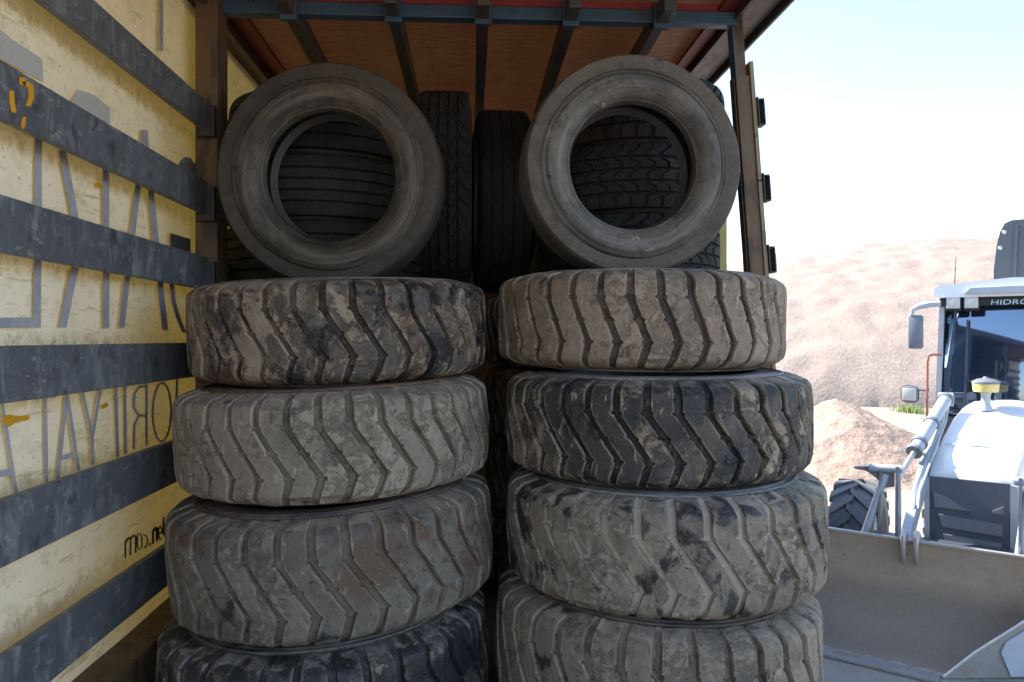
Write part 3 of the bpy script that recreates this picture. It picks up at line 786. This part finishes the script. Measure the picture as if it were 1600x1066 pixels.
for k in range(24): b.faces.new((front[-1][k], front[-1][k+1], back[-1][k+1], back[-1][k])); b.faces.new((front[0][k+1], front[0][k], back[0][k], back[0][k+1]))
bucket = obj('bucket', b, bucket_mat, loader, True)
b = new(); box(b, UL, -.05, -.90, -.752, .004, .030, .004); obj('cutting_edge', b, grey_plate, bucket)
b = new(); box(b, UL, UR, -.022, .022, .803, .826, .005); obj('top_lip', b, bright_steel, bucket)
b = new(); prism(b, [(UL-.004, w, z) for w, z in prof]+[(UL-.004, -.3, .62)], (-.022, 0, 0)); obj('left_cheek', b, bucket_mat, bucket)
rim = [(-.036, -.75, .004), (.155, -.60, .185), (.40, -.41, .375), (.92, 0, .80)]
nrm = Vector((.75, -.956, 0)).normalized()
b = new(); prism(b, [Vector(p) for p in rim]+[Vector((.92, 0, .01))], nrm*.02); cheek = obj('right_cheek', b, grey_plate, bucket)
b = new(); tube(b, [Vector(p)+nrm*.012+Vector((0,0,.006)) for p in rim], .011, 8); obj('worn_rim', b, bright_steel, cheek, True)
b = new(); prism(b, [Vector(p)+nrm*.0205 for p in ((.30,-.489,.20),(.33,-.465,.275),(.52,-.316,.42),(.86,-.049,.69),(.86,-.049,.02),(.36,-.442,.02))], nrm*.014); obj('wear_plate', b, lgrey, cheek)
for u in (-.405, -.308):
    b = new(); tube(b, [(u, .05, .70), (u, .055, .80), (u, .035, .865), (u, -.01, .885), (u, -.05, .85), (u, -.06, .77), (u, -.045, .67), (u, -.01, .61)], [.02,.022,.024,.025,.024,.022,.02,.014], 10); obj('lifting_hook', b, bright_steel, bucket, True)
# loader linkage on both sides
def linkage(sgn):
    # sgn -1: the left of the picture
    if sgn < 0:
        A = (-.46, .10, .55); B = (-.335, 2.15, 1.88)
        lev = -.50; rod0, rod1 = (-.585, .2, 1.33), (-.775, .16, .70); tip = -.86
        u_c0, u_c1 = (-.525, .75, 1.30), (-.29, 1.85, 1.925)
    else:
        A = (.52, .10, .55); B = (.68, 2.15, 1.88)
        lev = .40; rod0, rod1 = (.475, .2, 1.40), (.395, .16, .70); tip = .72
        u_c0, u_c1 = (.49, .75, 1.30), (.66, 1.85, 1.925)
    b = new(); A = Vector(A); B = Vector(B); K = A.lerp(B, .45)+Vector((0, 0, .06))
    beam(b, A, K, .075, .15, h2=.20); beam(b, K, B, .075, .20, h2=.13)
    arm = obj('lift_arm', b, lgrey, loader)
    b = new(); lathe(b, [(-.07, .0), (-.07, .075), (.07, .075), (.07, 0)], 20, 'X', B); obj('pivot_boss', b, lgrey, arm, True)
    b = new()
    prism(b, [(lev, .13, .62), (lev, .27, .62), (lev, .30, 1.02), (lev, .26, 1.40), (lev, .16, 1.41), (lev, .14, 1.0)], (.025, 0, 0))
    q = lev-.15 if sgn < 0 else lev+.16
    prism(b, [(q, .13, .62), (q, .24, .62), (q+.02, .26, 1.38), (q+.02, .17, 1.38)], (.02, 0, 0))
    lv = obj('tilt_lever', b, mgrey, loader)
    b = new(); tube(b, [(lev-.22 if sgn < 0 else lev-.03, .2, 1.375), (lev+.05 if sgn < 0 else lev+.2, .2, 1.385)], .035, 14); obj('cross_pin', b, lgrey, lv, True)
    b = new(); tube(b, [rod0, rod1], .034, 14); obj('link_rod', b, lgrey, lv, True)
    if sgn < 0:
        b = new(); prism(b, [(tip, .2, 1.352), (tip+.02, .2, 1.368), (-.70, .2, 1.385), (-.52, .2, 1.40), (-.52, .2, 1.22), (-.60, .2, 1.20), (-.66, .2, 1.28), (-.74, .2, 1.335)], (0, .05, 0)); obj('horn_plate', b, mgrey, lv)
    b = new(); c0 = Vector(u_c0); c1 = Vector(u_c1); tube(b, [c0.lerp(c1, .22), c1], .062, 18); cyl = obj('tilt_cylinder', b, lgrey, loader, True)
    b = new(); tube(b, [c0.lerp(c1, -.12), c0.lerp(c1, .26)], .026, 12); obj('rod', b, bright_steel, cyl, True)
    b = new()
    for s in (.23, .34, .62, .97): tube(b, [c0.lerp(c1, s-.015), c0.lerp(c1, s+.015)], .074, 18)
    obj('collar', b, mgrey, cyl, True)
    b = new()
    for du in (.0, .035):
        tube(b, [(A.x+.05+du, .55, .98), (A.x+.05+du, .62, 1.12), (B.x+.03+du, 1.55, 1.70), (B.x+.03+du, 1.7, 1.80)], .012, 8)
    obj('hydraulic_pipe', b, lgrey, cyl, True)
linkage(-1); linkage(1)
# hood
b = new(); secs = []
for w, zt, hw_ in ((1.05, 1.235, .355), (1.075, 1.275, .375), (1.2, 1.40, .38), (1.45, 1.575, .385), (1.75, 1.735, .39), (2.05, 1.84, .39), (2.3, 1.87, .39)):
    pts = []
    for (fu, dz) in ((-1, -1e9), (-1.0, -.30), (-.995, -.12), (-.95, -.045), (-.86, -.012), (-.5, .012), (0, .022), (.5, .012), (.86, -.012), (.95, -.045), (.995, -.12), (1.0, -.30), (1, -1e9)):
        pts.append(b.verts.new((S(fu*hw_, w), w, .52 if dz < -1e8 else zt+dz)))
    secs.append(pts)
for s0, s1 in zip(secs, secs[1:]):
    for k in range(len(s0)-1): b.faces.new((s0[k], s0[k+1], s1[k+1], s1[k]))
b.faces.new(secs[0][::-1]); b.faces.new(secs[-1])
hood = obj('engine_hood', b, white, loader, True)
b = new(); box(b, -.345, .30, 1.028, 1.0485, .45, 1.212, .006); gr = obj('grille', b, paint_mat('grille_mesh_grey', (.10,.112,.14), (.075,.083,.105), .45, scale=30), loader)
b = new()
prism(b, [(-.315, 1.0, 1.07), (-.20, 1.0, 1.035), (-.08, 1.0, .955), (.0, 1.0, .925), (-.30, 1.0, .925)], (0, .026, 0))
prism(b, [(.16, 1.0, .945), (.25, 1.0, 1.0), (.25, 1.0, .93), (.16, 1.0, .925)], (0, .026, 0))
prism(b, [(-.27, 1.0, .86), (.245, 1.0, .83), (.245, 1.0, .725), (-.235, 1.0, .745)], (0, .026, 0))
prism(b, [(-.23, 1.0, .675), (.24, 1.0, .66), (.24, 1.0, .53), (-.20, 1.0, .55)], (0, .026, 0))
obj('grille_slat', b, paint_mat('grille_slat_grey', (.185,.20,.225), (.15,.165,.185), .4, scale=9), gr)
b = new(); prism(b, [(-.395, 1.02, .40), (-.345, 1.02, .40), (-.347, 1.02, 1.20), (-.385, 1.02, 1.19)], (0, .10, 0)); prism(b, [(.30, 1.02, .40), (.37, 1.02, .40), (.36, 1.02, 1.19), (.302, 1.02, 1.20)], (0, .10, 0)); obj('grille_surround', b, lgrey, gr)
b = new(); prism(b, [(S(-.389, 1.5), 1.5, .78), (S(-.392, 2.0), 2.0, .80), (S(-.392, 2.0), 2.0, 1.25), (S(-.389, 1.5), 1.5, 1.12)], (-.006, 0, 0)); obj('side_vent', b, dgrey, hood)
b = new(); prism(b, [(S(-.3, 1.32), 1.30, 1.498), (S(.3, 1.32), 1.30, 1.502), (S(.3, 1.32), 1.312, 1.508), (S(-.3, 1.32), 1.312, 1.504)], (0, 0, .004)); obj('panel_seam', b, lgrey, hood)
b = new(); lathe(b, [(1.80, .062), (1.84, .055), (1.87, .042), (1.96, .042), (1.985, .052), (1.99, .05)], 24, 'Z', (.05, 1.9, 0)); pc = obj('air_precleaner', b, lgrey, hood, True)
b = new(); lathe(b, [(1.99, .06), (1.995, .112), (2.01, .116), (2.075, .122), (2.08, .118)], 28, 'Z', (.05, 1.9, 0)); obj('amber_bowl', b, paint_mat('amber_plastic', (.72,.58,.22), (.66,.52,.18), .3, scale=8, amt=.3), pc, True)
b = new(); lathe(b, [(2.081, .118), (2.083, .128), (2.10, .126), (2.125, .08), (2.135, .03), (2.15, .018), (2.15, .001)], 28, 'Z', (.05, 1.9, 0)); obj('cap', b, mgrey, pc, True)
# chassis and axle
b = new(); box(b, -.30, .42, 1.06, 4.1, .40, .95, .02); box(b, -.95, .95, .86, 1.02, .46, .62, .02); obj('chassis', b, dgrey, loader)
def wheel(u, w, r, wd):
    b = new()
    hw_ = wd/2
    lathe(b, [(-hw_*.7, r*.52), (-hw_, r*.62), (-hw_, r*.82), (-hw_*.86, r*.93), (0, r*.955), (hw_*.86, r*.93), (hw_, r*.82), (hw_, r*.62), (hw_*.7, r*.52)], 48, 'X', (u, w, r))
    N = 17
    for k in range(N):
        for s in (-1, 1):
            a0 = 2*math.pi*(k+(.5 if s > 0 else 0))/N; a1 = a0+.34
            pts = []
            for (a, x) in ((a0, .02*s), (a1, hw_*1.03*s)):
                pts.append((a, x))
            def P(a, x, rr): return Vector((u+x, w+rr*math.cos(a), r+rr*math.sin(a)))
            lo = [P(a0-.06, -.03*s, r*.93), P(a0+.09, -.03*s, r*.93), P(a1+.10, hw_*1.02*s, r*.86), P(a1-.09, hw_*1.02*s, r*.86)]
            hi = [P(a0-.045, -.02*s, r*1.03), P(a0+.075, -.02*s, r*1.03), P(a1+.085, hw_*.97*s, r*.985), P(a1-.075, hw_*.97*s, r*.985)]
            l = [b.verts.new(p) for p in lo]; h = [b.verts.new(p) for p in hi]
            b.faces.new(h)
            for i in range(4): b.faces.new((l[i], l[(i+1)%4], h[(i+1)%4], h[i]))
    wmat = paint_mat('wheel_rubber', (.10,.105,.115), (.16,.155,.15), .55, scale=8, amt=.8, bump=.3)
    ty = obj('wheel', b, wmat, loader, True)
    b = new(); lathe(b, [(-hw_*.6, r*.54), (-hw_*.45, r*.5), (-hw_*.2, r*.2), (-hw_*.2, .001)], 32, 'X', (u, w, r)); lathe(b, [(hw_*.6, r*.54), (hw_*.45, r*.5), (hw_*.2, r*.2), (hw_*.2, .001)], 32, 'X', (u, w, r)); obj('rim', b, white, ty, True)
wheel(-.97, .97, .555, .40); wheel(1.02, .97, .555, .40); wheel(S(-.82, 3.1), 3.1, .62, .42); wheel(S(.82, 3.1), 3.1, .62, .42)
# cab
wF = 2.48
def cabp(u, w, z): return (S(u, w), w, z)
b = new()
prism(b, [cabp(-.72, wF-.02, 1.30), cabp(.72, wF-.02, 1.30), cabp(.72, wF-.02, 1.66), cabp(-.72, wF-.02, 1.66)], (.28, 1.4, 0)); cab = obj('cab', b, dgrey, loader)
b = new()
for u in (-.735, .70):
    beam(b, cabp(u-.018, wF, 1.2), cabp(u+.045, wF, 3.02), .05, .07); beam(b, cabp(u, wF+1.4, 1.2), cabp(u+.03, wF+1.4, 3.02), .05, .07)
obj('cab_pillar', b, lgrey, cab)
b = new(); g = []
for j in range(15):
    t = j/14; g.append([b.verts.new(cabp(-.695+1.385*k/12+.03*t, wF-.035+.13*t**1.8+.05*(2*k/12-1)**2, 1.67+1.34*t)) for k in range(13)])
for j in range(14):
    for k in range(12): b.faces.new((g[j][k], g[j][k+1], g[j+1][k+1], g[j+1][k]))
ws = obj('windscreen', b, glass, cab, True)
so_ = ws.modifiers.new('thickness', 'SOLIDIFY'); so_.thickness = .008
b = new(); prism(b, [cabp(-.735, wF+.05, 1.67), cabp(-.735, wF+1.36, 1.67), cabp(-.70, wF+1.36, 3.0), cabp(-.70, wF+.05, 3.0)], (.012, 0, 0)); obj('side_window', b, glass, cab)
b = new(); prism(b, [cabp(.735, wF+.05, 1.67), cabp(.735, wF+1.36, 1.67), cabp(.70, wF+1.36, 3.0), cabp(.70, wF+.05, 3.0)], (-.012, 0, 0)); obj('side_window', b, glass, cab)
b = new(); beam(b, cabp(-.47, wF-.035, 1.66), cabp(-.455, wF+.03, 2.75), .022, .02); obj('window_divider', b, dgrey, ws)
b = new(); tube(b, [cabp(-.46, wF-.06, 2.10), cabp(-.38, wF-.065, 2.06), cabp(-.22, wF-.06, 1.93)], [.012,.016,.010], 8); obj('wiper', b, black, ws, True)
b = new()
rw = wF-.16
def rz(u): return 3.135+.03*(u+.7)/1.4
outline = [(-.70, 2.995), (-.725, 3.02), (-.72, 3.10), (-.66, 3.135), (-.3, 3.165), (0, 3.19), (.4, 3.185), (.68, 3.14), (.725, 3.10), (.725, 3.02), (.70, 2.995)]
prism(b, [cabp(u, rw, z) for u, z in outline], (.36, 1.75, 0)); roof2 = obj('cab_roof', b, white, cab)
b = new(); prism(b, [cabp(-.42, rw-.05, 3.03), cabp(-.36, rw-.05, 3.09), cabp(.36, rw-.05, 3.10), cabp(.42, rw-.05, 3.03)], (0, .049, 0)); obj('roof_visor', b, lgrey, roof2)
b = new(); box(b, S(-.69, 2.4), S(.69, 2.4), 2.40, 2.465, 2.90, 2.992, .01); obj('light_bar', b, black, cab)
lens = paint_mat('lamp_lens', (.60,.585,.54), (.48,.465,.42), .15, scale=25, amt=.5)
for (u0, u1) in ((-.350, -.220), (-.180, -.050)):
    b = new(); box(b, u0-.012, u1+.012, 2.345, 2.398, 2.845, 3.012, .02); hl = obj('work_light', b, black, cab, True)
    b = new(); box(b, u0, u1, 2.332, 2.3445, 2.874, 3.0, .006); obj('lens', b, lens, hl, True)
cu = bpy.data.curves.new('windscreen_lettering', 'FONT'); cu.body = 'HIDROMEK'; cu.size = .105; cu.extrude = .001; cu.space_character = 1.02
to = bpy.data.objects.new('windscreen_lettering', cu); COL.objects.link(to)
dg = bpy.context.evaluated_depsgraph_get(); dg.update()
me = bpy.data.meshes.new_from_object(to.evaluated_get(dg)); bpy.data.objects.remove(to)
xs = [v.co.x for v in me.vertices]; wdt = max(xs)-min(xs); k = .56/wdt
for v in me.vertices: v.co = Vector((.06+(v.co.x-min(xs))*k + v.co.y*.12, 2.395-v.co.z, 2.908+v.co.y*.72))
me.materials.clear(); me.materials.append(paint_mat('pale_blue_lettering', (.55,.75,.82), rough=.5, amt=.2))
link(bpy.data.objects.new('windscreen_lettering', me), cab)
# mirror, side lamp, handrail, antenna
b = new(); tube(b, [(-.40, 2.25, 2.925), (-.50, 2.22, 2.92), (-.60, 2.2, 2.90), (-.665, 2.2, 2.865), (-.675, 2.2, 2.80)], [.030,.034,.032,.026,.018], 10); ma = obj('mirror_arm', b, lgrey, cab, True)
b = new(); box(b, -.715, -.56, 2.19, 2.25, 2.425, 2.805, .028); obj('mirror', b, mgrey, ma, True)
b = new(); tube(b, [(-.40, 2.3, 2.36), (-.47, 2.22, 2.365), (-.505, 2.2, 2.345), (-.518, 2.2, 2.28), (-.520, 2.2, 1.9), (-.525, 2.2, 1.35)], .013, 10); obj('handrail', b, paint_mat('red_rail_paint', (.40,.11,.08), (.33,.09,.06), .4), cab, True)
b = new(); box(b, -.785, -.60, 2.17, 2.26, 1.82, 2.015, .055); sl = obj('side_lamp', b, mgrey, cab, True)
b = new(); box(b, -.762, -.625, 2.158, 2.1695, 1.85, 1.985, .005); obj('lens', b, lens, sl, True)
b = new(); tube(b, [(-.60, 2.22, 1.97), (-.505, 2.22, 1.97)], .016, 8); obj('lamp_bracket', b, mgrey, sl, True)
b = new(); tube(b, [(-.30, 2.6, 3.13), (-.285, 2.6, 3.47)], [.006, .003], 6); obj('antenna', b, black, roof2, True)
# folded digger boom behind the cab
b = new()
prism(b, [(-.03, 4.2, 3.0), (-.03, 4.2, 3.42), (.0, 4.2, 3.72), (.035, 4.2, 3.90), (.085, 4.2, 4.01), (.16, 4.2, 4.045), (.62, 4.2, 4.05), (.72, 4.2, 3.9), (.76, 4.2, 3.2), (.76, 4.2, .7), (.05, 4.2, .7)], (0, .38, 0))
boom = obj('digger_boom', b, dgrey, loader)
b = new()
for u, z in ((.085, 3.90), (.04, 3.70), (.6, 3.9)): lathe(b, [(0, .026), (-.012, .026), (-.02, .014), (-.02, .001)], 14, 'Y', (u, 4.199, z))
obj('boom_pin', b, bright_steel, boom, True)
b = new(); prism(b, [(.16, 4.16, 3.1), (.20, 4.16, 3.98), (.235, 4.16, 3.98), (.2, 4.16, 3.1)], (0, .039, 0)); obj('boom_rib', b, dgrey, boom)

# ------------------------------------------------------------------ light, sky, camera
EL = R_(43); AZ = R_(-51)       # azimuth from +Y towards +X; sun stands on the left, a little ahead
sd = Vector((math.sin(AZ)*math.cos(EL), math.cos(AZ)*math.cos(EL), math.sin(EL)))
sun = bpy.data.lights.new('sun', 'SUN'); sun.energy = 3.4; sun.angle = R_(.53); sun.color = (1, .955, .88)
so = link(bpy.data.objects.new('sun', sun)); so.rotation_euler = sd.to_track_quat('Z', 'Y').to_euler()
w = bpy.data.worlds.new('World'); scene.world = w; w.use_nodes = True
nt = w.node_tree; bg = nt.nodes['Background']; sky = nt.nodes.new('ShaderNodeTexSky'); sky.sky_type = 'NISHITA'
sky.sun_disc = False; sky.sun_elevation = EL; sky.sun_rotation = AZ; sky.air_density = 1.0; sky.dust_density = .8; sky.ozone_density = 2.0
nt.links.new(sky.outputs[0], bg.inputs['Color']); bg.inputs['Strength'].default_value = .13

cam = bpy.data.cameras.new('camera'); cam.sensor_width = 36; cam.lens = 36*F_PX/1600; cam.clip_end = 3000; cam.shift_y = -5/1600
co = link(bpy.data.objects.new('camera', cam)); co.location = (0, 0, CAM_Z); co.rotation_euler = (R_(90), 0, -YAW)
scene.camera = co
scene.render.engine = 'CYCLES'
scene.cycles.max_bounces = 10; scene.cycles.diffuse_bounces = 6
scene.view_settings.view_transform = 'Standard'; scene.view_settings.look = 'None'
scene.view_settings.exposure = 1.97; scene.view_settings.gamma = 1
